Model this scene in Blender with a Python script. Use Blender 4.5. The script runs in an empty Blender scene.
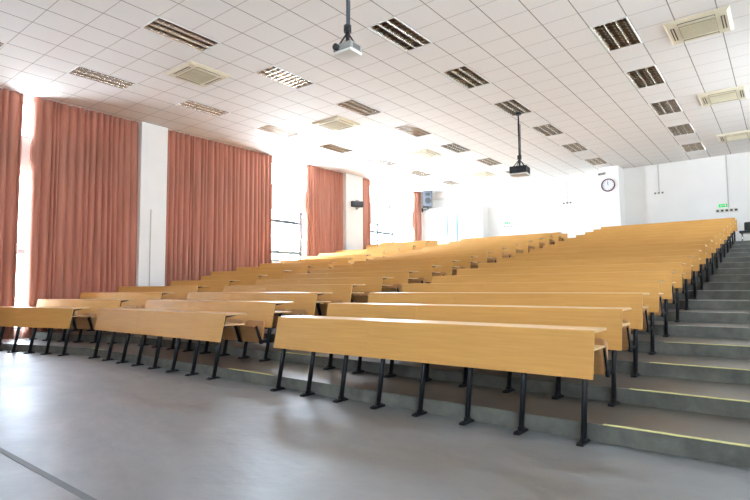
import bpy, bmesh, math, random
from mathutils import Vector, Matrix
random.seed(7)
S = bpy.context.scene
C = S.collection
PI = math.pi

# ------------------------------------------------------------------ dimensions (metres)
CH = 5.688                      # ceiling height over the low floor
XW, XR = -13.45, 3.1            # side walls
YB, YF = 21.4, -4.2             # back wall, front wall
T = 0.6; TY = 0.6073            # ceiling grid
OX, OY = -4.250, 7.939
def gx(u): return u * T + OX
def gy(v): return v * TY + OY
FL = [0.0, .140, .277, .416, .556, .698, .841, .985, 1.132, 1.280, 1.430, 1.581, 1.735, 1.890, 2.047, 2.205, 2.366, 2.528]
RP = .903                       # row pitch
def foot_y(k): return 4.335 + RP * k
def riser_y(k): return 4.432 + RP * (k - 1)

# ------------------------------------------------------------------ materials
def new_mat(name):
    m = bpy.data.materials.new(name); m.use_nodes = True
    nt = m.node_tree; b = nt.nodes['Principled BSDF']
    return m, nt, b
def lin(r, g, b):
    f = lambda c: (c / 255 / 12.92) if c / 255 <= .04045 else ((c / 255 + .055) / 1.055) ** 2.4
    return (f(r), f(g), f(b), 1)
def N(nt, t, **kw):
    n = nt.nodes.new(t)
    for k, v in kw.items():
        if k.startswith('i_'): n.inputs[k[2:].replace('_', ' ')].default_value = v
        else: setattr(n, k, v)
    return n
def ramp(nt, fac, stops):
    r = nt.nodes.new('ShaderNodeValToRGB'); e = r.color_ramp.elements
    while len(e) < len(stops): e.new(.5)
    for i, (p, c) in enumerate(stops): e[i].position = p; e[i].color = c
    nt.links.new(fac, r.inputs[0]); return r.outputs[0]
def plain(name, col, rough=.5, metal=0, noise=.05, nscale=8, spec=.5, coat=0):
    m, nt, b = new_mat(name)
    tc = N(nt, 'ShaderNodeTexCoord'); n = N(nt, 'ShaderNodeTexNoise'); n.inputs['Scale'].default_value = nscale
    nt.links.new(tc.outputs['Object'], n.inputs['Vector'])
    c1 = tuple(max(0, c * (1 - noise)) for c in col[:3]) + (1,); c2 = tuple(min(1, c * (1 + noise)) for c in col[:3]) + (1,)
    nt.links.new(ramp(nt, n.outputs['Fac'], [(.3, c1), (.7, c2)]), b.inputs['Base Color'])
    b.inputs['Roughness'].default_value = rough; b.inputs['Metallic'].default_value = metal
    b.inputs['Specular IOR Level'].default_value = spec; b.inputs['Coat Weight'].default_value = coat
    return m
def wood(name, ca, cb, rough=.45, spec=.32):
    m, nt, b = new_mat(name)
    tc = N(nt, 'ShaderNodeTexCoord'); mp = N(nt, 'ShaderNodeMapping'); mp.inputs['Scale'].default_value = (.9, 14, 22)
    oi = N(nt, 'ShaderNodeObjectInfo'); ad = N(nt, 'ShaderNodeVectorMath', operation='ADD')
    nt.links.new(tc.outputs['Object'], ad.inputs[0])
    mu = N(nt, 'ShaderNodeVectorMath', operation='SCALE'); mu.inputs['Scale'].default_value = 7.0
    cb_ = N(nt, 'ShaderNodeCombineXYZ'); nt.links.new(oi.outputs['Random'], cb_.inputs[0]); nt.links.new(oi.outputs['Random'], cb_.inputs[2])
    nt.links.new(cb_.outputs[0], mu.inputs[0]); nt.links.new(mu.outputs[0], ad.inputs[1])
    nt.links.new(ad.outputs[0], mp.inputs['Vector'])
    n = N(nt, 'ShaderNodeTexNoise'); n.inputs['Scale'].default_value = 2.2; n.inputs['Detail'].default_value = 6
    nt.links.new(mp.outputs[0], n.inputs['Vector'])
    nt.links.new(ramp(nt, n.outputs['Fac'], [(.3, ca), (.7, cb)]), b.inputs['Base Color'])
    b.inputs['Roughness'].default_value = rough; b.inputs['Specular IOR Level'].default_value = spec
    return m
M = {}
M['wood'] = wood('beech laminate', lin(200, 148, 78), lin(210, 159, 88))
M['ply'] = wood('beech plywood', lin(178, 130, 82), lin(192, 144, 94), .4)
M['top'] = wood('beech desktop', lin(208, 166, 112), lin(218, 178, 126), .28, .6)
M['black'] = plain('black powder coat', lin(19, 20, 24), .42, 0, .1, spec=.3)
M['blackplas'] = plain('black plastic', lin(30, 31, 34), .45)
M['white'] = plain('white paint', lin(236, 235, 231), .7, 0, .015, 2)
M['wallwhite'] = plain('wall paint', lin(237, 236, 233), .75, 0, .02, 1.3)
M['cream'] = plain('cream plastic', lin(226, 217, 192), .45, 0, .02)
M['creamdark'] = plain('tan air filter', lin(160, 150, 116), .6)
M['slotdark'] = plain('dark slot', lin(60, 52, 46), .6)
M['greyframe'] = plain('grey aluminium', lin(120, 132, 142), .4, .3)
M['grey'] = plain('grey plastic', lin(150, 150, 146), .45)
M['chrome'] = plain('chrome', lin(215, 215, 215), .22, 1)
M['louvre'] = plain('mirror louvre', lin(222, 214, 204), .2, 1, .03)
M['lampback'] = plain('lamp housing', lin(120, 88, 60), .45, .4)
M['tube'] = plain('lamp tube glass', lin(236, 232, 226), .3)
M['clockface'] = plain('clock face', lin(232, 236, 242), .4, 0, .01)
M['clockrim'] = plain('dark red clock rim', lin(96, 44, 52), .35)
M['clockhand'] = plain('clock hand', lin(40, 40, 46), .5)
M['speakergrey'] = plain('speaker grille', lin(84, 88, 98), .6)
M['yellow'] = plain('yellow strip', lin(206, 200, 138), .6, 0, .08, 20)
M['palestrip'] = plain('worn edge strip', lin(172, 168, 160), .6, 0, .1, 20)
M['groove'] = plain('dark floor groove', lin(96, 100, 102), .6)
M['socket'] = plain('socket plate', lin(205, 203, 192), .5)
M['conduit'] = plain('cable conduit', lin(196, 196, 190), .55)
M['vinylblack'] = plain('black vinyl', lin(32, 36, 40), .42, 0, .15, 12)
M['doorgrey'] = plain('door paint', lin(226, 230, 232), .5)

m, nt, b = new_mat('exit sign'); M['sign'] = m
b.inputs['Base Color'].default_value = lin(60, 200, 110); b.inputs['Emission Color'].default_value = lin(70, 225, 120); b.inputs['Emission Strength'].default_value = .25
# glass
m = bpy.data.materials.new('window glass'); m.use_nodes = True; nt = m.node_tree; nt.nodes.clear()
o = N(nt, 'ShaderNodeOutputMaterial'); mx = N(nt, 'ShaderNodeMixShader'); mx.inputs[0].default_value = .06
t = N(nt, 'ShaderNodeBsdfTransparent'); g = N(nt, 'ShaderNodeBsdfGlossy'); g.inputs['Roughness'].default_value = .02
t.inputs['Color'].default_value = (.97, .985, .98, 1)
nt.links.new(t.outputs[0], mx.inputs[1]); nt.links.new(g.outputs[0], mx.inputs[2]); nt.links.new(mx.outputs[0], o.inputs[0]); M['glass'] = m
# door glass (frosted blue-grey)
M['doorglass'] = plain('door glass', lin(62, 84, 106), .25, 0, .03)
# curtain
m, nt, b = new_mat('terracotta curtain')
tc = N(nt, 'ShaderNodeTexCoord'); mp = N(nt, 'ShaderNodeMapping'); mp.inputs['Scale'].default_value = (3, 3, .25)
n = N(nt, 'ShaderNodeTexNoise'); n.inputs['Scale'].default_value = 3; nt.links.new(tc.outputs['Object'], mp.inputs[0]); nt.links.new(mp.outputs[0], n.inputs['Vector'])
col = ramp(nt, n.outputs['Fac'], [(.3, lin(162, 107, 88)), (.7, lin(182, 124, 105))])
nt.links.new(col, b.inputs['Base Color']); b.inputs['Roughness'].default_value = .7; b.inputs['Specular IOR Level'].default_value = .25
b.inputs['Sheen Weight'].default_value = .15
tr = N(nt, 'ShaderNodeBsdfTranslucent'); nt.links.new(col, tr.inputs['Color']); mx = N(nt, 'ShaderNodeMixShader'); mx.inputs[0].default_value = .07
nt.links.new(b.outputs[0], mx.inputs[1]); nt.links.new(tr.outputs[0], mx.inputs[2]); nt.links.new(mx.outputs[0], nt.nodes['Material Output'].inputs[0])
M['curtain'] = m
# polished floor
m, nt, b = new_mat('polished floor')
tc = N(nt, 'ShaderNodeTexCoord'); n = N(nt, 'ShaderNodeTexNoise'); n.inputs['Scale'].default_value = .9; n.inputs['Detail'].default_value = 5
mp = N(nt, 'ShaderNodeMapping'); mp.inputs['Scale'].default_value = (1, 1.6, 1); mp.inputs['Rotation'].default_value = (0, 0, .6)
nt.links.new(tc.outputs['Object'], mp.inputs[0]); nt.links.new(mp.outputs[0], n.inputs['Vector'])
nt.links.new(ramp(nt, n.outputs['Fac'], [(.3, lin(30, 33, 34)), (.7, lin(58, 60, 61))]), b.inputs['Base Color'])
nt.links.new(ramp(nt, n.outputs['Fac'], [(.3, (.40,) * 3 + (1,)), (.7, (.52,) * 3 + (1,))]), b.inputs['Roughness'])
n2 = N(nt, 'ShaderNodeTexNoise'); n2.inputs['Scale'].default_value = 5; nt.links.new(mp.outputs[0], n2.inputs['Vector'])
bp = N(nt, 'ShaderNodeBump'); bp.inputs['Strength'].default_value = .25; bp.inputs['Distance'].default_value = .02
nt.links.new(n2.outputs['Fac'], bp.inputs['Height']); nt.links.new(bp.outputs[0], b.inputs['Normal'])
b.inputs['Specular IOR Level'].default_value = 1.0; b.inputs['Coat Weight'].default_value = 1; b.inputs['Coat Roughness'].default_value = .6; b.inputs['Coat IOR'].default_value = 2.9; b.inputs['Coat Tint'].default_value = (.88, .95, 1, 1)
n3 = N(nt, 'ShaderNodeTexNoise'); n3.inputs['Scale'].default_value = 1.6; n3.inputs['Detail'].default_value = 6; n3.inputs['Distortion'].default_value = .6; nt.links.new(mp.outputs[0], n3.inputs['Vector'])
nt.links.new(ramp(nt, n3.outputs['Fac'], [(.32, (.46,) * 3 + (1,)), (.68, (.74,) * 3 + (1,))]), b.inputs['Coat Roughness'])
nt.links.new(bp.outputs[0], b.inputs['Coat Normal'])
M['floor'] = m
# treads (brownish) and risers (cool concrete)
def concrete(name, a, c, rough, sc=3, coat=0):
    m, nt, b = new_mat(name)
    tc = N(nt, 'ShaderNodeTexCoord'); n = N(nt, 'ShaderNodeTexNoise'); n.inputs['Scale'].default_value = sc; n.inputs['Detail'].default_value = 8; n.inputs['Roughness'].default_value = .65
    nt.links.new(tc.outputs['Object'], n.inputs['Vector'])
    nt.links.new(ramp(nt, n.outputs['Fac'], [(.32, a), (.68, c)]), b.inputs['Base Color'])
    b.inputs['Roughness'].default_value = rough; b.inputs['Coat Weight'].default_value = coat; b.inputs['Coat Roughness'].default_value = .42; b.inputs['Coat IOR'].default_value = 1.9
    return m
M['tread'] = concrete('worn tread', lin(56, 49, 41), lin(78, 70, 59), .4, 1.6, .8)
M['riser'] = concrete('riser concrete', lin(78, 79, 73), lin(112, 112, 104), .6, 5)
# ceiling tiles
m, nt, b = new_mat('mineral ceiling tile')
tc = N(nt, 'ShaderNodeTexCoord'); sp = N(nt, 'ShaderNodeSeparateXYZ'); nt.links.new(tc.outputs['Object'], sp.inputs[0])
def line(out, off, pitch, w):
    a = N(nt, 'ShaderNodeMath', operation='SUBTRACT'); nt.links.new(out, a.inputs[0]); a.inputs[1].default_value = off - pitch / 2
    d = N(nt, 'ShaderNodeMath', operation='DIVIDE'); nt.links.new(a.outputs[0], d.inputs[0]); d.inputs[1].default_value = pitch
    f = N(nt, 'ShaderNodeMath', operation='FRACT'); nt.links.new(d.outputs[0], f.inputs[0])
    s = N(nt, 'ShaderNodeMath', operation='SUBTRACT'); nt.links.new(f.outputs[0], s.inputs[0]); s.inputs[1].default_value = .5
    ab = N(nt, 'ShaderNodeMath', operation='ABSOLUTE'); nt.links.new(s.outputs[0], ab.inputs[0])
    l = N(nt, 'ShaderNodeMath', operation='LESS_THAN'); nt.links.new(ab.outputs[0], l.inputs[0]); l.inputs[1].default_value = w / pitch / 2
    return l.outputs[0]
lx = line(sp.outputs[0], OX, T, .017); ly = line(sp.outputs[1], OY, TY, .013)
n = N(nt, 'ShaderNodeTexNoise'); n.inputs['Scale'].default_value = 60; nt.links.new(tc.outputs['Object'], n.inputs['Vector'])
base = ramp(nt, n.outputs['Fac'], [(.3, lin(236, 232, 228)), (.7, lin(241, 238, 234))])
m1 = N(nt, 'ShaderNodeMix', data_type='RGBA'); nt.links.new(ly, m1.inputs[0]); nt.links.new(base, m1.inputs[6]); m1.inputs[7].default_value = lin(188, 180, 172)
m2 = N(nt, 'ShaderNodeMix', data_type='RGBA'); nt.links.new(lx, m2.inputs[0]); nt.links.new(m1.outputs[2], m2.inputs[6]); m2.inputs[7].default_value = lin(150, 140, 130)
nt.links.new(m2.outputs[2], b.inputs['Base Color']); b.inputs['Roughness'].default_value = .8
M['ceiling'] = m

# ------------------------------------------------------------------ mesh helpers
def box(bm, x0, x1, y0, y1, z0, z1, mi=0, bev=0, mat=None):
    vs = [bm.verts.new((x, y, z)) for x in (x0, x1) for y in (y0, y1) for z in (z0, z1)]
    fs = []
    for q in ((0, 1, 3, 2), (4, 6, 7, 5), (0, 4, 5, 1), (2, 3, 7, 6), (0, 2, 6, 4), (1, 5, 7, 3)):
        f = bm.faces.new([vs[i] for i in q]); f.material_index = mi; fs.append(f)
    if bev:
        es = list({e for f in fs for e in f.edges})
        r = bmesh.ops.bevel(bm, geom=es, offset=bev, segments=2, affect='EDGES', profile=.5)
        vs = list({v for f in r['faces'] for v in f.verts})
    if mat is not None: bmesh.ops.transform(bm, matrix=mat, verts=[v for v in vs if v.is_valid])
    return vs
def prism(bm, pts, axis, a0, a1, mi=0):
    """extrude a polygon given in the two other axes from a0 to a1 along axis"""
    def P(p, a):
        return {'x': (a, p[0], p[1]), 'y': (p[0], a, p[1]), 'z': (p[0], p[1], a)}[axis]
    A = [bm.verts.new(P(p, a0)) for p in pts]; B = [bm.verts.new(P(p, a1)) for p in pts]
    n = len(pts); fs = [bm.faces.new(A[::-1]), bm.faces.new(B)]
    for i in range(n): fs.append(bm.faces.new((A[i], A[(i + 1) % n], B[(i + 1) % n], B[i])))
    for f in fs: f.material_index = mi
    return A + B
def cyl(bm, p0, p1, r0, r1=None, seg=16, squash=None, mi=0):
    p0, p1 = Vector(p0), Vector(p1); r1 = r0 if r1 is None else r1
    d = (p1 - p0).normalized(); up = Vector((0, 0, 1)) if abs(d.z) < .95 else Vector((0, 1, 0))
    a = d.cross(up).normalized(); b = d.cross(a).normalized(); sq = squash or (1, 1)
    A, B = [], []
    for i in range(seg):
        t = 2 * PI * i / seg; v = a * math.cos(t) * sq[0] + b * math.sin(t) * sq[1]
        A.append(bm.verts.new(p0 + v * r0)); B.append(bm.verts.new(p1 + v * r1))
    for i in range(seg):
        f = bm.faces.new((A[i], A[(i + 1) % seg], B[(i + 1) % seg], B[i])); f.smooth = True; f.material_index = mi
    for q in (A[::-1], B):
        f = bm.faces.new(q); f.material_index = mi
def finish(bm):
    bmesh.ops.recalc_face_normals(bm, faces=bm.faces)
def mesh(name, bm, *mats):
    finish(bm); me = bpy.data.meshes.new(name); bm.to_mesh(me); bm.free()
    for m_ in mats: me.materials.append(M[m_])
    return me
def obj(name, bm, mats, parent=None, loc=(0, 0, 0), rot=(0, 0, 0)):
    if isinstance(mats, str): mats = [mats]
    me = bm if isinstance(bm, bpy.types.Mesh) else mesh(name, bm, *mats)
    o = bpy.data.objects.new(name, me); C.objects.link(o); o.location = loc; o.rotation_euler = rot
    if parent: o.parent = parent
    return o
def tag(o, label, cat, group=None):
    o['label'] = label; o['category'] = cat
    if group: o['group'] = group
    return o
def thing(name, label, cat, loc=(0, 0, 0), rotz=0, group=None):
    o = bpy.data.objects.new(name, None); C.objects.link(o); o.location = loc; o.rotation_euler = (0, 0, rotz)
    return tag(o, label, cat, group)
def struct(name, bm, mats, **k):
    o = obj(name, bm, mats, **k)
    if not o.parent: o['kind'] = 'structure'
    return o
def copy_tree(root, loc, rotz, label, group=None, skip=None):
    kids = {}
    r = root.copy(); C.objects.link(r); r.location = loc; r.rotation_euler = (0, 0, rotz); r['label'] = label
    if group: r['group'] = group
    for ch in root.children:
        if skip and skip(ch): continue
        c = ch.copy(); C.objects.link(c); c.parent = r
        for gch in ch.children:
            d = gch.copy(); C.objects.link(d); d.parent = c
    return r
BM = bmesh.new
ORD = ['front', 'second', 'third', 'fourth', 'fifth', 'sixth', 'seventh', 'eighth', 'ninth', 'tenth', 'eleventh', 'twelfth',
       'thirteenth', 'fourteenth', 'fifteenth', 'sixteenth', 'seventeenth', 'eighteenth']

# ------------------------------------------------------------------ floor and stepped tiers
bm = BM(); box(bm, XW - .4, XR + .3, YF - .2, YB + .3, -.2, 0); struct('floor', bm, 'floor')
XBEND, TANL = -10.25, math.tan(math.radians(15.0))
def tier_line(y):                       # the riser line: straight, then turning forward past the left aisle
    return [(XR, y), (XBEND, y), (XW - .2, y - (XBEND - (XW - .2)) * TANL)]
for k in range(1, 18):
    y0 = riser_y(k); y1 = riser_y(k + 1) + .02 if k < 17 else YB + .1
    a = tier_line(y0); c = tier_line(y1) if k < 17 else [(XR, y1), (XW - .2, y1)]
    bm = BM(); pts = a + c[::-1]
    prism(bm, pts, 'z', -.05, FL[k])
    finish(bm)
    for f in bm.faces: f.material_index = 0 if f.normal.z > .5 else 1
    struct('floor_tier', bm, ['tread', 'riser'])
# nosing strips: yellow ones on the low steps of the right aisle, worn pale ones higher up, short ones in the inner aisles
def strip(x0, x1, k, mt, rot=0):
    bm = BM(); box(bm, x0, x1, riser_y(k) - .004, riser_y(k) + .036, FL[k] - .001, FL[k] + .005)
    o = struct('trim_%d' % strip.n, bm, mt); strip.n += 1
strip.n = 1
for k in range(1, 17): strip(-1.2 + .005 * k, .32, k, 'yellow' if k <= 4 else 'palestrip')
for k in (1, 2, 3): strip(-6.05, -5.15, k, 'yellow')
for k in (1, 2): strip(-10.2, -9.75 - .2 * 0 + .0, k, 'yellow')
# dark groove in the stage floor
bm = BM(); box(bm, -12.5, 2.6, 1.43, 1.475, -.001, .003); struct('trim_%d' % strip.n, bm, 'groove'); strip.n += 1

# ------------------------------------------------------------------ walls
# left wall with piers, window openings above and below a solid band
BAND0, BAND1 = 3.93, 4.72
bays = [(-3.2, -.9, .35), (-.1, 6.88, .35), (7.64, 15.08, 2.15), (16.15, 20.62, 3.0)]
bm = BM(); wt = .28
XI = XW - .085
ys = YF
for (a, c, sill) in bays:
    box(bm, XW - wt, XW, ys, a, 0, CH)
    box(bm, XW - wt, XI, a, c, 0, sill)
    box(bm, XW - wt, XI, a, c, BAND0, BAND1)
    box(bm, XW - wt, XI, a, c, CH - .12, CH)
    ys = c
box(bm, XW - wt, XW, ys, YB + .2, 0, CH)
struct('wall_left', bm, 'wallwhite')
for i, (a, c) in enumerate([(6.88, 7.62), (15.10, 16.12), (-.9, -.1)]):      # projecting piers between the bays
    bm = BM(); box(bm, XW - .02, XW + .17, a, c, 0, CH - .002)
    struct('trim_%d' % strip.n, bm, 'wallwhite'); strip.n += 1
wn = 1
def window(y0, y1, z0, z1, mulls, rails, xo=0):
    global wn
    root = bpy.data.objects.new('window_%d' % wn, None); C.objects.link(root); wn += 1; root['kind'] = 'structure'
    x0, x1 = (xo - .2, xo - .14) if xo else (XW - .2, XW - .14); w = .05
    bm = BM()
    box(bm, x0, x1, y0, y1, z0, z0 + w); box(bm, x0, x1, y0, y1, z1 - w, z1)
    box(bm, x0, x1, y0, y0 + w, z0, z1); box(bm, x0, x1, y1 - w, y1, z0, z1)
    for y in mulls: box(bm, x0 + .003, x1 + .003, y - .075, y + .075, z0 + .01, z1 - .01)
    for (ra, rb, z) in rails: box(bm, x0 + .006, x1 + .006, ra, rb, z - .06, z + .06)
    obj('window_frame', bm, 'greyframe', root)
    bm = BM(); box(bm, x0 + .025, x0 + .033, y0 + w, y1 - w, z0 + w, z1 - w); obj('window_glass', bm, 'glass', root)
for bi, (a, c, sill) in enumerate(bays):
    if bi == 2: mu, ra = [9.5, 13.0], [(9.5, 13.0, 3.52), (9.5, 13.0, 2.45)]
    elif bi == 3: mu, ra = [17.45, 18.6], [(16.3, 18.6, 3.56)]
    elif bi == 1: mu, ra = [1.4, 3.0, 5.2], [(a, c, 2.1)]
    else: mu, ra = [-2.0], [(a, c, 2.1)]
    window(a, c, sill, BAND0, mu, ra)
    window(a, c, BAND1, CH - .12, [(a + c) / 2] if bi else [], [])
# back wall, pier with the clock, beams
bm = BM(); box(bm, XW - .3, XR + .3, YB, YB + .25, 0, CH); struct('wall_back', bm, 'wallwhite')
bm = BM(); box(bm, -5.37, -4.68, 20.66, YB + .01, FL[17] - .02, CH - .002); struct('trim_%d' % strip.n, bm, 'wallwhite'); strip.n += 1
bm = BM(); box(bm, XW, -5.37, YB - .16, YB + .01, CH - .27, CH - .001); struct('trim_%d' % strip.n, bm, 'wallwhite'); strip.n += 1
bm = BM(); box(bm, -10.32, -5.37, YB - .05, YB + .01, 4.70, 4.76); struct('trim_%d' % strip.n, bm, 'wallwhite'); strip.n += 1
rbays = [(-2.4, -.9, 1.0), (5.3, 6.3, 2.1), (12.2, 13.7, 3.0), (16.0, 17.0, 3.3)]  # unseen right-wall windows: first inferred from leg shadows, others added for fill light
bm = BM(); ys = YF
for (a, c, sill) in rbays:
    box(bm, XR, XR + wt, ys, a, 0, CH); box(bm, XR, XR + wt, a, c, 0, sill); box(bm, XR, XR + wt, a, c, BAND0, BAND1 if a > 3 else CH); ys = c
    if a > 3: box(bm, XR, XR + wt, a, c, CH - .12, CH)
box(bm, XR, XR + wt, ys, YB + .2, 0, CH)
struct('wall_right', bm, 'wallwhite')
for (a, c, sill) in rbays: window(a, c, sill, BAND0, [(a + c) / 2], [(a, c, sill + .7)], XR + .34)
for (a, c, sill) in rbays[1:]: window(a, c, BAND1, CH - .12, [], [], XR + .34)
bm = BM(); box(bm, XW - .3, XR + .3, YF - .25, YF, 0, CH); struct('wall_front', bm, 'wallwhite')
# lobby box at the rear left with its double door
VZ = FL[17]
bm = BM(); box(bm, XW, -10.34, 20.8, YB + .01, VZ - .02, 4.87, bev=.004); struct('wall_lobby', bm, 'white')
door = bpy.data.objects.new('door_1', None); C.objects.link(door); door['kind'] = 'structure'; door.location = (-.31, 0, 0)
bm = BM()
box(bm, -12.56, -12.46, 20.74, 20.80, VZ, 4.62); box(bm, -10.66, -10.56, 20.74, 20.80, VZ, 4.62); box(bm, -12.56, -10.56, 20.74, 20.80, 4.54, 4.62)
obj('door_frame', bm, 'doorgrey', door)
for x0, x1, gx0 in ((-12.46, -11.57, -11.83), (-11.55, -10.66, -11.33)):
    bm = BM(); box(bm, x0, x1, 20.76, 20.80, VZ + .01, 4.54, bev=.003); lf = obj('door_leaf', bm, 'doorgrey', door)
    bm = BM(); box(bm, gx0, gx0 + .13, 20.748, 20.762, VZ + .5, 4.50); obj('door_glass', bm, 'doorglass', lf)

# ------------------------------------------------------------------ ceiling with the lamps let into it
LAMPS = {-12: range(-10, 19, 4), -7: range(-6, 19, 4), -2: range(-2, 19, 4), 3: range(2, 19, 4)}
cut = {(u, v + j) for u, vs in LAMPS.items() for v in vs for j in (0, 1)}
bm = BM()
us = range(-16, 13); vs_ = range(-21, 24)
for u in us:
    for v in vs_:
        if (u, v) in cut: continue
        q = [bm.verts.new((x, y, CH)) for x, y in ((gx(u), gy(v)), (gx(u), gy(v + 1)), (gx(u + 1), gy(v + 1)), (gx(u + 1), gy(v)))]
        bm.faces.new(q)
bmesh.ops.remove_doubles(bm, verts=bm.verts, dist=.001)
me = bpy.data.meshes.new('ceiling'); bm.to_mesh(me); bm.free(); me.materials.append(M['ceiling'])
o = bpy.data.objects.new('ceiling', me); C.objects.link(o); o['kind'] = 'structure'
bm = BM(); box(bm, XW - .5, XR + .4, YF - .4, YB + .4, CH + .35, CH + .5); struct('light_block_roof', bm, 'white')  # unseen slab added above the ceiling to stop sky light leaking in

# recessed louvred lamps
def make_lamp():
    r = thing('ceiling_lamp', '', 'ceiling light')
    W, L = T - .012, 2 * TY - .012
    bm = BM(); fw = .022                                   # white rim and housing
    box(bm, -W / 2, W / 2, -L / 2, -L / 2 + fw, -.006, .02); box(bm, -W / 2, W / 2, L / 2 - fw, L / 2, -.006, .02)
    box(bm, -W / 2, -W / 2 + fw, -L / 2 + fw, L / 2 - fw, -.006, .02); box(bm, W / 2 - fw, W / 2, -L / 2 + fw, L / 2 - fw, -.006, .02)
    obj('frame', bm, 'white', r)
    bm = BM(); w2, l2 = W / 2 - .002, L / 2 - .002
    box(bm, -w2, w2, -l2, l2, .135, .145); box(bm, -w2, -w2 + .008, -l2, l2, .02, .135); box(bm, w2 - .008, w2, -l2, l2, .02, .135)
    box(bm, -w2, w2, -l2, -l2 + .008, .02, .135); box(bm, -w2, w2, l2 - .008, l2, .02, .135)
    obj('housing', bm, 'lampback', r)
    inner = W - 2 * fw; tw = inner / 3
    for t in range(3):
        cx = -inner / 2 + tw * (t + .5)
        bm = BM()
        for sgn in (-1, 1):                                # parabolic side mirrors
            prof = [(cx + sgn * (tw / 2 - .004), 0.0), (cx + sgn * (tw / 2 - .016), .02), (cx + sgn * (tw / 2 - .024), .05), (cx + sgn * (tw / 2 - .003), .05)]
            prism(bm, prof, 'y', -L / 2 + fw, L / 2 - fw)
        nb = 9
        for j in range(nb + 1):
            y = -L / 2 + fw + .004 + (L - 2 * fw - .008) * j / nb
            prism(bm, [(y - .006, .042), (y + .006, .042), (y + .003, 0.002), (y - .003, 0.002)], 'x', cx - tw / 2 + .004, cx + tw / 2 - .004)
        obj('louvre', bm, 'louvre', r)
        bm = BM(); cyl(bm, (cx, -L / 2 + .05, .085), (cx, L / 2 - .05, .085), .013, seg=10); obj('tube', bm, 'tube', r)
    return r
lamp0 = make_lamp()
colname = {-12: 'in the line nearest the curtains', -7: 'in the second line from the curtains',
           -2: 'in the third line from the curtains', 3: 'in the rightmost line'}
first = True
for u, vs in LAMPS.items():
    n = len(vs)
    for i, v in enumerate(vs):
        back = n - 1 - i
        where = 'closest to the back wall' if back == 0 else ORD[back] + ' from the back wall'
        lab = 'louvred ceiling light ' + where + ' ' + colname[u]
        loc = (gx(u + .5), gy(v + 1), CH)
        if first: lamp0.location = loc; lamp0['label'] = lab; lamp0['group'] = 'recessed ceiling lights'; first = False
        else: copy_tree(lamp0, loc, 0, lab)

# ceiling air-conditioner cassettes
def make_ac():
    r = thing('air_conditioner', '', 'air conditioner', group='ceiling air conditioners')
    bm = BM(); a = .475
    prism(bm, [(-a, -a), (a, -a), (a, a), (-a, a)], 'z', -.012, 0)
    b2 = .43
    A = [bm.verts.new((x * a, y * a, -.012)) for x, y in ((-1, -1), (1, -1), (1, 1), (-1, 1))]
    B = [bm.verts.new((x * b2, y * b2, -.045)) for x, y in ((-1, -1), (1, -1), (1, 1), (-1, 1))]
    for i in range(4): bm.faces.new((A[i], A[(i + 1) % 4], B[(i + 1) % 4], B[i]))
    bm.faces.new(B)
    obj('panel', bm, 'cream', r)
    bm = BM(); box(bm, -.27, .27, -.27, .27, -.052, -.044, bev=.004); obj('air_filter', bm, 'creamdark', r)
    bm = BM()
    for j in range(17):
        y = -.25 + .5 * j / 16; box(bm, -.26, .26, y - .004, y + .004, -.060, -.0515)
    obj('grille', bm, 'cream', r)
    for i in range(4):
        bm = BM(); box(bm, -.27, .27, -.395, -.335, -.047, -.0440, mat=Matrix.Rotation(i * PI / 2, 4, 'Z'))
        sl = obj('air_outlet', bm, 'slotdark', r)
        bm = BM()
        box(bm, -.26, .26, -.375, -.355, -.056, -.046, mat=Matrix.Rotation(i * PI / 2, 4, 'Z')); obj('flap', bm, 'cream', sl)
    return r
ac0 = make_ac()
acs = [(-9.4, -3, 'ceiling air conditioner nearest the camera on the curtain side'), (-9.4, 4, 'second ceiling air conditioner from the camera on the curtain side'),
       (-9.4, 11, 'third ceiling air conditioner from the camera on the curtain side'), (-9.4, 18, 'curtain-side ceiling air conditioner nearest the back wall'),
       (-.96, 4, 'ceiling air conditioner at the top right corner of the picture'), (-.94, 11, 'middle ceiling air conditioner above the right aisle'),
       (-.93, 18, 'right-hand ceiling air conditioner nearest the back wall')]
for i, (x, v, lab) in enumerate(acs):
    loc = (x, gy(v) - .08, CH)
    if i == 0: ac0.location = loc; ac0['label'] = lab
    else: copy_tree(ac0, loc, 0, lab)

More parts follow.
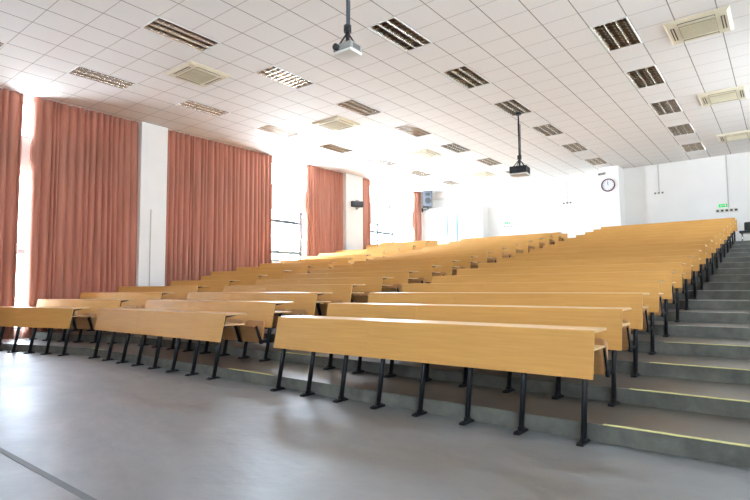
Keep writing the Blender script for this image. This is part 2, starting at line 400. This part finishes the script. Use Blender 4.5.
# ------------------------------------------------------------------ lecture desks with folding seats
def make_bench(name, nseat, length, desk=True, seats=True, split=True):
    """origin: floor under the foot line at the right end; runs to -x; front faces -y"""
    r = thing(name, '', 'desk' if desk else 'seat row')
    SP = .5155 if length > 3 else (length - .10) / nseat
    offs = .078 if length > 3 else .06
    legx = [-(offs + SP * i) for i in range(nseat + 1)]
    if desk: zt, zb, yt, yb = .877, .496, .115, .035
    else: zt, zb, yt, yb = .735, .37, .085, .012
    th = .019
    pieces = [(-length, -length * .61), (-length * .61 + .0008, 0)] if split else [(-length, 0)]
    for (x0, x1) in pieces:
        bm = BM(); vs = prism(bm, [(yt, zt), (yt + th, zt), (yb + th, zb), (yb, zb)], 'x', x0, x1)
        finish(bm); bmesh.ops.bevel(bm, geom=list(bm.edges), offset=.0025, segments=1, affect='EDGES')
        obj('front_panel' if desk else 'back_panel', bm, 'wood', r)
    if desk:
        bm = BM(); box(bm, -length, 0, .138, .50, .858, .880, bev=.003); obj('desktop', bm, 'top', r)
        bm = BM(); box(bm, -length + .01, -.01, .125, .47, .712, .728, bev=.003); obj('book_shelf', bm, 'top', r)
    for i, x in enumerate(legx):
        top = (x, .165, .85) if desk else (x, .12, .70)
        bm = BM()
        cyl(bm, (x, .0, .02), top, .030, seg=16, squash=(.74, 1.0))
        lg = obj('leg', bm, 'black', r)
        bm = BM()
        prism(bm, [(-.105, 0), (.09, 0), (.09, .014), (.07, .022), (-.085, .022), (-.105, .014)], 'x', x - .026, x + .026)
        box(bm, x - .02, x + .02, -.03, .03, .02, .05, bev=.006)
        for yy in (-.078, .065): cyl(bm, (x, yy, .02), (x, yy, .032), .010, seg=8)
        obj('foot', bm, 'black', lg)
        if desk:
            bm = BM()
            prism(bm, [(.14, .857), (.36, .857), (.36, .850), (.19, .826), (.14, .815)], 'x', x - .009, x + .009)
            prism(bm, [(.13, .711), (.34, .711), (.34, .704), (.18, .682), (.12, .675)], 'x', x - .009, x + .009)
            obj('desk_bracket', bm, 'black', r)
        if seats:
            bm = BM()
            ends = [-1] if i == 0 else ([1] if i == nseat else [-1, 1])
            for e in ends:
                xx = x + e * .022
                def bar(p, q, w):
                    d = Vector((0, q[0] - p[0], q[1] - p[1])).normalized(); nrm = Vector((0, -d.z, d.y)) * w / 2
                    a_, b_ = Vector((0, *p)), Vector((0, *q))
                    prism(bm, [((a_ + nrm).y, (a_ + nrm).z), ((b_ + nrm * .8).y, (b_ + nrm * .8).z), ((b_ - nrm * .8).y, (b_ - nrm * .8).z), ((a_ - nrm).y, (a_ - nrm).z)], 'x', xx - .008, xx + .008)
                bar((.06, .30), (-.075, .285), .045)
                bar((-.062, .27), (-.165, .53), .046)
                cyl(bm, (xx - .014, -.07, .29), (xx + .014, -.07, .29), .034, seg=14)
            cyl(bm, (x - .03 if i < nseat else x, .03, .30), (x + .03 if i else x, .03, .30), .022, seg=10)
            obj('seat_bracket', bm, 'black', r)
    if seats:
        def slab(prof, xc, w, rad_top, rad_bot, th):
            """curved plywood: prof = list of (y,z) bottom to top; rounded corners by narrowing near the ends"""
            bm = BM(); n = len(prof); m_ = 9; rows = []
            L_ = [0]
            for a_, b_ in zip(prof, prof[1:]): L_.append(L_[-1] + math.dist(a_, b_))
            tot = L_[-1]
            for i_, (y, z) in enumerate(prof):
                d0, d1 = L_[i_], tot - L_[i_]
                def ins(d, R): return R - math.sqrt(max(0, R * R - (R - d) ** 2)) if d < R else 0
                hw = w / 2 - max(ins(d0, rad_bot) if rad_bot else 0, ins(d1, rad_top) if rad_top else 0)
                rows.append([(xc - hw + 2 * hw * j / (m_ - 1), y + .018 * (1 - (2 * j / (m_ - 1) - 1) ** 2), z) for j in range(m_)])
            F = [[bm.verts.new(p) for p in rw] for rw in rows]; Bk = [[bm.verts.new((p[0], p[1] + th, p[2])) for p in rw] for rw in rows]
            for i_ in range(n - 1):
                for j in range(m_ - 1):
                    f = bm.faces.new((F[i_][j], F[i_][j + 1], F[i_ + 1][j + 1], F[i_ + 1][j])); f.smooth = True
                    f = bm.faces.new((Bk[i_][j], Bk[i_ + 1][j], Bk[i_ + 1][j + 1], Bk[i_][j + 1])); f.smooth = True
                for j in (0, m_ - 1): bm.faces.new((F[i_][j], F[i_ + 1][j], Bk[i_ + 1][j], Bk[i_][j]))
            for i_ in (0, n - 1):
                for j in range(m_ - 1): bm.faces.new((F[i_][j], F[i_][j + 1], Bk[i_][j + 1], Bk[i_][j]))
            return bm
        def lerp(P, k): # resample with dense ends
            out = []
            ts = [0, .015, .04, .08, .14, .25, .4, .55, .7, .8, .86, .92, .96, .985, 1]
            for t in ts:
                s_ = t * (len(P) - 1); i_ = min(int(s_), len(P) - 2); fr = s_ - i_
                out.append((P[i_][0] * (1 - fr) + P[i_ + 1][0] * fr, P[i_][1] * (1 - fr) + P[i_ + 1][1] * fr))
            return out
        for i in range(nseat):
            xc = (legx[i] + legx[i + 1]) / 2
            bk = lerp([(-.034, .30), (-.022, .40), (-.006, .50), (.014, .60)], 0)
            obj('backrest', slab(bk, xc, SP - .065, .06, .02, .011), 'ply', r)
            pn = lerp([(-.085, .275), (-.108, .35), (-.138, .44), (-.172, .525)], 0)
            obj('seat', slab(pn, xc, SP - .075, .045, .03, .012), 'ply', r)
    return r

RR = [-1.241, -1.231, -1.227, -1.22, -1.21, -1.202, -1.195, -1.179, -1.169, -1.155, -1.147, -1.138, -1.129, -1.121, -1.109, -1.102, -1.100]
MR = [-6.171, -6.166, -6.158, -6.158, -6.156, -6.150, -6.142, -6.136, -6.131, -6.120, -6.100, -6.085, -6.080, -6.070, -6.062, -6.058, -6.05]
LR = [-10.70, -10.715, -10.725, -10.755, -10.78, -10.79, -10.80, -10.81, -10.815, -10.82, -10.825, -10.82, -10.82, -10.82, -10.82, -10.83]
front = make_bench('lecture_desk', 7, 3.82, seats=False)
desk = make_bench('lecture_desk', 7, 3.82)
lastrow = make_bench('seat_row', 7, 3.82, desk=False, split=True)
lfront = make_bench('lecture_desk', 5, 2.52, seats=False, split=False)
ldesk = make_bench('lecture_desk', 5, 2.52, split=False)
lshort = make_bench('lecture_desk', 4, 1.88, split=False)
used = set()
def place(proto, loc, rz, lab, grp):
    if proto.name in used: return copy_tree(proto, loc, rz, lab, grp)
    used.add(proto.name); proto.location = loc; proto.rotation_euler = (0, 0, rz); proto['label'] = lab; proto['group'] = grp
    return proto
def lab(k, block, n):
    if k == 0: return 'front beech lecture desk of the %s' % block
    if k == n - 1: return 'rearmost beech lecture desk of the %s' % block
    return '%s beech lecture desk from the front in the %s' % (ORD[k], block)
for k in range(17):
    place(front if k == 0 else desk, (RR[k], foot_y(k), FL[k]), 0, lab(k, 'right block beside the steps', 17), 'lecture desks of the right block')
for k in range(16):
    place(front if k == 0 else desk, (MR[k], foot_y(k), FL[k]), 0, lab(k, 'middle block between two aisles', 16), 'lecture desks of the middle block')
LA = math.radians(15.3)
for k in range(16):
    p = lfront if k == 0 else (lshort if k in (4, 5, 13) else ldesk)
    place(p, (LR[k] + .05, foot_y(k) - .17, FL[k]), LA, lab(k, 'left block by the curtains', 16), 'lecture desks of the left block')
place(lastrow, (-1.10, foot_y(17), FL[17]), 0, 'row of folding seats behind the rearmost desk of the right block', 'rear seat rows')
place(lastrow, (-6.05, foot_y(16), FL[16]), 0, 'row of folding seats behind the rearmost desk of the middle block', 'rear seat rows')

# ------------------------------------------------------------------ curtains
def curtain(y0, y1, zb, lab, seed, drift0=0, drift1=0, x=XW + .03, amp=.072, pool=0):
    rnd = random.Random(seed); bm = BM()
    w = y1 - y0; nf = max(3, int(w / .15)); 
    wd = [rnd.uniform(.5, 1.6) for _ in range(nf)]; tot = sum(wd); cum = [0]
    for v_ in wd: cum.append(cum[-1] + v_ / tot)
    am = [rnd.uniform(.6, 1.1) * min(1.1, .55 + .5 * v_) for v_ in wd]; sw = [rnd.uniform(-.018, .018) for _ in range(nf + 1)]
    ny, nz = nf * 12, 26; H = CH - .002 - zb; g = []
    for j in range(nz + 1):
        t = j / nz; row = []
        for i in range(ny + 1):
            a0 = min(i // 12, nf - 1); fr = (i - a0 * 12) / 12
            s = cum[a0] + (cum[a0 + 1] - cum[a0]) * fr
            wv = -1 + 2 * abs(math.sin(PI * fr)) ** .7 * am[a0]
            e = t ** 1.5
            y = y0 + s * w + (drift0 * (1 - s) + drift1 * s ** 3) * e + (sw[a0] * (1 - fr) + sw[a0 + 1] * fr) * math.sin(2.2 * t + a0) * (0 < i < ny)
            row.append(bm.verts.new((x + amp * wv * (.8 + .2 * t) + .008 * math.sin(a0 * 1.7 + 5 * t), y, CH - .002 - H * t)))
        g.append(row)
    for j in range(nz):
        for i in range(ny):
            f = bm.faces.new((g[j][i], g[j][i + 1], g[j + 1][i + 1], g[j + 1][i])); f.smooth = True
    me = mesh('curtain', bm, 'curtain'); o = obj('curtain', me, None); 
    sd = o.modifiers.new('cloth', 'SOLIDIFY'); sd.thickness = .004
    tag(o, lab, 'curtain', 'terracotta window curtains')
curtain(2.0, 4.19, .16, 'terracotta curtain at the left edge of the picture, left of the bright gap', 1)
curtain(4.36, 6.875, .16, 'wide terracotta curtain right of the bright gap, hem pulled aside', 2, drift1=.14)
curtain(7.66, 11.50, 1.0, 'wide terracotta curtain right of the white pier in straight folds', 3, amp=.056)
curtain(13.12, 15.10, 1.9, 'terracotta curtain left of the pier that carries the small speaker', 4, amp=.052)
curtain(16.12, 16.82, 2.3, 'narrow terracotta curtain right of the pier that carries the small speaker', 5, amp=.045)
curtain(20.02, 20.62, 2.75, 'narrow terracotta curtain beside the tall speaker at the back', 6)
curtain(-3.25, -1.2, .16, 'unseen terracotta curtain added across the front corner bay to block light', 7)  # out of view; added to hold daylight back from the front desks
curtain(-.55, 1.94, .16, 'unseen terracotta curtain added across part of the front bay to block light', 8)  # also unseen, added to cut the daylight of the front bay

# ------------------------------------------------------------------ projectors
def projector(name, lab, x, y, zc, w, d, h, dark, rot):
    r = thing(name, lab, 'projector', (x, y, 0), rot)
    zt = zc + h / 2
    bm = BM(); cyl(bm, (0, 0, CH - .05), (0, 0, CH), .075, seg=20); cyl(bm, (0, 0, CH - .28), (0, 0, CH - .04), .02, seg=12); obj('ceiling_mount', bm, 'white' if not dark else 'blackplas', r)
    bm = BM(); cyl(bm, (0, 0, zt + .12), (0, 0, CH - .25), .021 if not dark else .024, seg=14)
    cyl(bm, (.035, 0, zt + .18), (.038, .005, CH - .3), .009, seg=8); obj('pole', bm, 'speakergrey' if not dark else 'blackplas', r)
    bm = BM()
    cyl(bm, (0, 0, zt + .20), (0, 0, zt + .30), .055, seg=16)
    for sx, sy in ((1, 1), (-1, 1), (1, -1), (-1, -1)): cyl(bm, (0, 0, zt + .2), (sx * w * .3, sy * d * .3, zt), .012, seg=8)
    cyl(bm, (0, 0, zt - .0), (0, 0, zt + .2), .03, seg=12)
    obj('bracket', bm, 'blackplas', r)
    bm = BM(); box(bm, -w / 2, w / 2, -d / 2, d / 2, zc - h / 2 + .02, zt, bev=.02); b_ = obj('body', bm, 'blackplas' if dark else 'grey', r)
    bm = BM(); box(bm, -w / 2 + .004, w / 2 - .004, -d / 2 + .004, d / 2 - .004, zc - h / 2 - .012, zc - h / 2 + .03, bev=.012); obj('base_plate', bm, 'white', r)
    bm = BM(); lx_ = -w * .25
    cyl(bm, (lx_, -d / 2 - .05, zc + .01), (lx_, -d / 2 + .02, zc + .01), h * .36, seg=24); cyl(bm, (lx_, -d / 2 - .056, zc + .01), (lx_, -d / 2 - .04, zc + .01), h * .32, seg=24, mi=1)
    obj('lens', bm, ['blackplas', 'clockhand'], r)
    bm = BM()
    for j in range(7): box(bm, w / 2 - .001, w / 2 + .003, -d * .3 + j * d * .09, -d * .3 + j * d * .09 + .01, zc - h * .2, zc + h * .3)
    obj('air_vent', bm, 'slotdark', r)
projector('projector', 'grey projector hanging on a ceiling pole nearest the camera', -4.80, 5.5, 4.655, .33, .27, .13, False, math.radians(2))
projector('projector', 'black projector hanging on a long pole over the middle rows', -5.20, 12.63, 4.17, .44, .38, .21, True, math.radians(8))

# ------------------------------------------------------------------ speakers
r = thing('loudspeaker', 'small black speaker fixed high on the white pier between two curtains', 'speaker', (XW + .17, 15.72, 4.50), 0)
RZ = Matrix.Rotation(math.radians(-28), 4, 'Z')
bm = BM(); box(bm, .07, .27, -.30, .20, -.11, .11, bev=.012, mat=RZ); obj('cabinet', bm, 'blackplas', r)
bm = BM(); box(bm, .268, .28, -.28, .18, -.095, .095, bev=.004, mat=RZ); obj('speaker_grille', bm, 'clockhand', r)
bm = BM(); box(bm, 0, .012, -.06, .06, -.2, .2); cyl(bm, (.0, 0, -.15), (.14, 0, -.13), .018); cyl(bm, (.14, 0, -.13), (.15, -.02, -.10), .018); cyl(bm, (.01, 0, .18), (.13, 0, .16), .012); cyl(bm, (.13, 0, .16), (.13, -.03, .10), .012); obj('wall_bracket', bm, 'grey', r)
r = thing('loudspeaker', 'tall black and grey speaker hanging in the rear corner by the last curtain', 'speaker', (XW + .015, 20.75, 5.28), 0)
RZ = Matrix.Translation((.47, -.27, .02)) @ Matrix.Rotation(math.radians(-52), 4, 'Z')
bm = BM(); box(bm, -.19, .19, -.22, .22, -.37, .37, bev=.02, mat=RZ); obj('cabinet', bm, 'blackplas', r)
bm = BM(); box(bm, .188, .20, -.19, .19, -.34, .34, bev=.004, mat=RZ); obj('front_baffle', bm, 'speakergrey', r)
bm = BM(); cyl(bm, RZ @ Vector((.198, 0, -.1)), RZ @ Vector((.215, 0, -.1)), .15, .135, seg=28); obj('woofer', bm, 'blackplas', r)
bm = BM(); box(bm, .198, .21, -.11, .11, .14, .28, bev=.004, mat=RZ); obj('tweeter_horn', bm, 'blackplas', r)
bm = BM(); box(bm, 0, .015, -.06, .06, -.52, -.32); cyl(bm, (.01, 0, -.43), (.47, -.27, -.43), .02); cyl(bm, (.47, -.27, -.45), (.47, -.27, -.34), .04); obj('wall_bracket', bm, 'blackplas', r)

# ------------------------------------------------------------------ clock, camera, sockets, sign
r = thing('wall_clock', 'round dark-rimmed wall clock on the pier of the back wall', 'clock', (-5.06, 20.66, 4.995), 0)
bm = BM()
seg = 40; R0, R1 = .245, .205
rings = []
for (rad, y) in ((R0, 0), (R0, -.03), (R0 - .015, -.045), (R1 + .008, -.042), (R1, -.03), (R1, 0)):
    rings.append([bm.verts.new((rad * math.cos(2 * PI * i / seg), y, rad * math.sin(2 * PI * i / seg))) for i in range(seg)])
for a_, b_ in zip(rings, rings[1:]):
    for i in range(seg):
        f = bm.faces.new((a_[i], a_[(i + 1) % seg], b_[(i + 1) % seg], b_[i])); f.smooth = True
obj('clock_rim', bm, 'clockrim', r)
bm = BM(); cyl(bm, (0, -.002, 0), (0, -.022, 0), R1 + .002, seg=40); face = obj('clock_face', bm, 'clockface', r)
bm = BM()
for i in range(12):
    Mx = Matrix.Rotation(i * PI / 6, 4, 'Y'); box(bm, -.005, .005, -.0245, -.021, .155, .185, mat=Mx)
obj('hour_mark', bm, 'clockhand', face)
for nm, ang, L_, w_ in (('hour_hand', math.radians(-8), .105, .008), ('minute_hand', math.radians(-2), .15, .006)):
    bm = BM(); box(bm, -w_, w_, -.028, -.025, -.02, L_, mat=Matrix.Rotation(ang, 4, 'Y')); obj(nm, bm, 'clockhand', r)
r = thing('security_camera', 'small white security camera on the pier above the clock', 'camera', (-5.17, 20.66, 5.41), 0)
bm = BM(); box(bm, -.05, .05, -.012, 0, -.05, .06, bev=.004); cyl(bm, (0, -.01, 0), (0, -.09, .0), .014); obj('mount', bm, 'white', r)
bm = BM(); cyl(bm, (.03, -.09, .03), (-.13, -.26, -.02), .05, seg=18); obj('camera_body', bm, 'grey', r)
bm = BM(); cyl(bm, (-.125, -.255, -.018), (-.15, -.282, -.027), .033, seg=18); obj('lens', bm, 'blackplas', r)

def socket_group(x0, n, z, pitch, size, lab, mat1='socket', dark=True, grp='sockets on the back wall'):
    for i in range(n):
        r = thing('wall_socket', lab[i] if isinstance(lab, list) else lab, 'socket', (x0 + i * pitch, YB, z), 0, grp)
        bm = BM(); box(bm, -size, size, -.02, 0, -size, size, bev=.006); obj('plate', bm, mat1, r)
        bm = BM(); box(bm, -size * .62, size * .62, -.026, -.018, -size * .45, size * .62); obj('socket_insert', bm, 'slotdark' if dark else 'grey', r)
pos5 = ['leftmost', 'second from the left', 'middle', 'second from the right', 'rightmost']
socket_group(-1.72, 5, 3.765, .131, .057, ['%s of the five sockets under the green sign at the right' % p for p in pos5])
socket_group(-3.62, 3, 4.61, .12, .04, ['%s small socket right of the clock pier' % p for p in ('leftmost', 'middle', 'rightmost')])
socket_group(-6.97, 3, 4.59, .14, .045, ['%s small socket left of the clock pier' % p for p in ('leftmost', 'middle', 'rightmost')])
socket_group(-9.55, 5, 3.83, .15, .045, ['%s of the five pale sockets by the lobby box' % p for p in pos5], dark=False)
for x, z0, lab_ in ((-1.40, 3.86, 'thin white conduit running down to the five sockets at the right'), (-3.49, 4.65, 'thin white conduit right of the clock pier'),
                    (-6.84, 4.64, 'thin white conduit left of the clock pier'), (-9.27, 4.0, 'thin white conduit on the rear wall by the lobby box')):
    bm = BM(); top = CH - .01 if x > -5 else CH - .28
    box(bm, x - .018, x + .018, YB - .028, YB, z0, top, bev=.004)
    tag(obj('wall_conduit', bm, 'conduit'), lab_, 'conduit', 'conduits on the back wall')
bm = BM(); box(bm, -13.27, -13.255, 7.16, 7.185, .3, 3.35); tag(obj('wall_conduit', bm, 'conduit'), 'thin cable conduit on the white pier between the two widest curtains', 'conduit')
def exit_sign(x, z, lab_, s=1.0):
    r = thing('exit_sign', lab_, 'sign', (x, YB, z), 0, 'green exit signs')
    bm = BM(); box(bm, -.125 * s, .125 * s, -.025, 0, -.055, .055, bev=.004); obj('housing', bm, 'sign', r)
    bm = BM()                                         # running figure, door and arrow pictogram
    box(bm, -.07 * s, -.045 * s, -.028, -.024, -.03, .03); box(bm, -.03 * s, .0, -.028, -.024, -.008, .008)
    prism(bm, [(-.0, -.02), (.03, 0), (-.0, .02)], 'y', -.028, -.024); box(bm, .045 * s, .09 * s, -.028, -.024, -.03, .03)
    obj('pictogram', bm, 'white', r)
exit_sign(-1.56, 3.945, 'small green exit sign above the five sockets at the right')
exit_sign(-9.44, 3.98, 'faint green exit sign on the rear wall by the lobby box')

# ------------------------------------------------------------------ black chair at the top of the aisle
r = thing('padded_chair', 'black padded chair at the top of the stepped aisle by the back wall', 'chair', (-.72, 19.9, FL[17]), math.radians(0))
bm = BM(); box(bm, -.34, .26, -.26, .22, .30, .37, bev=.03); obj('seat', bm, 'vinylblack', r)
bm = BM(); box(bm, -.22, .30, .16, .27, .37, .67, bev=.04); obj('backrest', bm, 'vinylblack', r)
for sx in (-.27, .25):
    for sy in (-.20, .18):
        bm = BM(); cyl(bm, (sx, sy, 0), (sx, sy, .31), .013); obj('leg', bm, 'chrome', r)
    bm = BM(); cyl(bm, (sx, -.20, .012), (sx, .18, .012), .012); obj('runner', bm, 'chrome', r)

# ------------------------------------------------------------------ light
w = bpy.data.worlds.new('daylight'); S.world = w; w.use_nodes = True; nt = w.node_tree; bg = nt.nodes['Background']
tc = N(nt, 'ShaderNodeTexCoord'); sp = N(nt, 'ShaderNodeSeparateXYZ'); nt.links.new(tc.outputs['Generated'], sp.inputs[0])
c_ = ramp(nt, sp.outputs[2], [(0.0, (1.25, 1.36, 1.5, 1)), (.12, (.82, .95, 1.12, 1)), (1.0, (.66, .76, .9, 1))]); nt.links.new(c_, bg.inputs['Color'])
bg.inputs['Strength'].default_value = 60.0
for (a, c, sill) in bays:
    for z0, z1 in ((sill, BAND0), (BAND1, CH - .12)):
        ld = bpy.data.lights.new('window_portal', 'AREA'); ld.shape = 'RECTANGLE'; ld.size = z1 - z0; ld.size_y = c - a; ld.cycles.is_portal = True
        lo = bpy.data.objects.new('window_portal', ld); C.objects.link(lo); lo.location = (XW - .31, (a + c) / 2, (z0 + z1) / 2); lo.rotation_euler = (0, -PI / 2, 0)

for (a, c, sill) in rbays:
    for z0, z1 in ((sill, BAND0),) + (((BAND1, CH - .12),) if a > 3 else ()):
        ld = bpy.data.lights.new('window_portal', 'AREA'); ld.shape = 'RECTANGLE'; ld.size = z1 - z0; ld.size_y = c - a; ld.cycles.is_portal = True
        lo = bpy.data.objects.new('window_portal', ld); C.objects.link(lo); lo.location = (XR + .31, (a + c) / 2, (z0 + z1) / 2); lo.rotation_euler = (0, PI / 2, 0)

# ------------------------------------------------------------------ camera
r_ = Vector((1.50964913e-03, 1.18803821e-03, -1.37607562e-05)).normalized(); f_ = Vector((-0.61651529, 0.78422184, 0.07003569)).normalized()
u_ = r_.cross(f_).normalized(); r_ = f_.cross(u_).normalized()
cam = bpy.data.cameras.new('camera'); co = bpy.data.objects.new('camera', cam); C.objects.link(co)
co.matrix_world = Matrix(((r_.x, u_.x, -f_.x, 0), (r_.y, u_.y, -f_.y, 0), (r_.z, u_.z, -f_.z, 1.25), (0, 0, 0, 1)))
cam.sensor_width = 36; cam.lens = 520.53 / 750 * 36; cam.clip_start = .05; cam.clip_end = 200
S.camera = co
vsn = S.view_settings; S.view_settings.view_transform = 'Standard'; vsn.look = 'None'; vsn.gamma = 1; vsn.use_curve_mapping = False; vsn.exposure = 0.15
S.cycles.max_bounces = 14; S.cycles.diffuse_bounces = 10; S.cycles.glossy_bounces = 5; S.cycles.transparent_max_bounces = 12
S.cycles.sample_clamp_indirect = 12; S.cycles.caustics_reflective = False; S.cycles.caustics_refractive = False
S.cycles.use_denoising = True
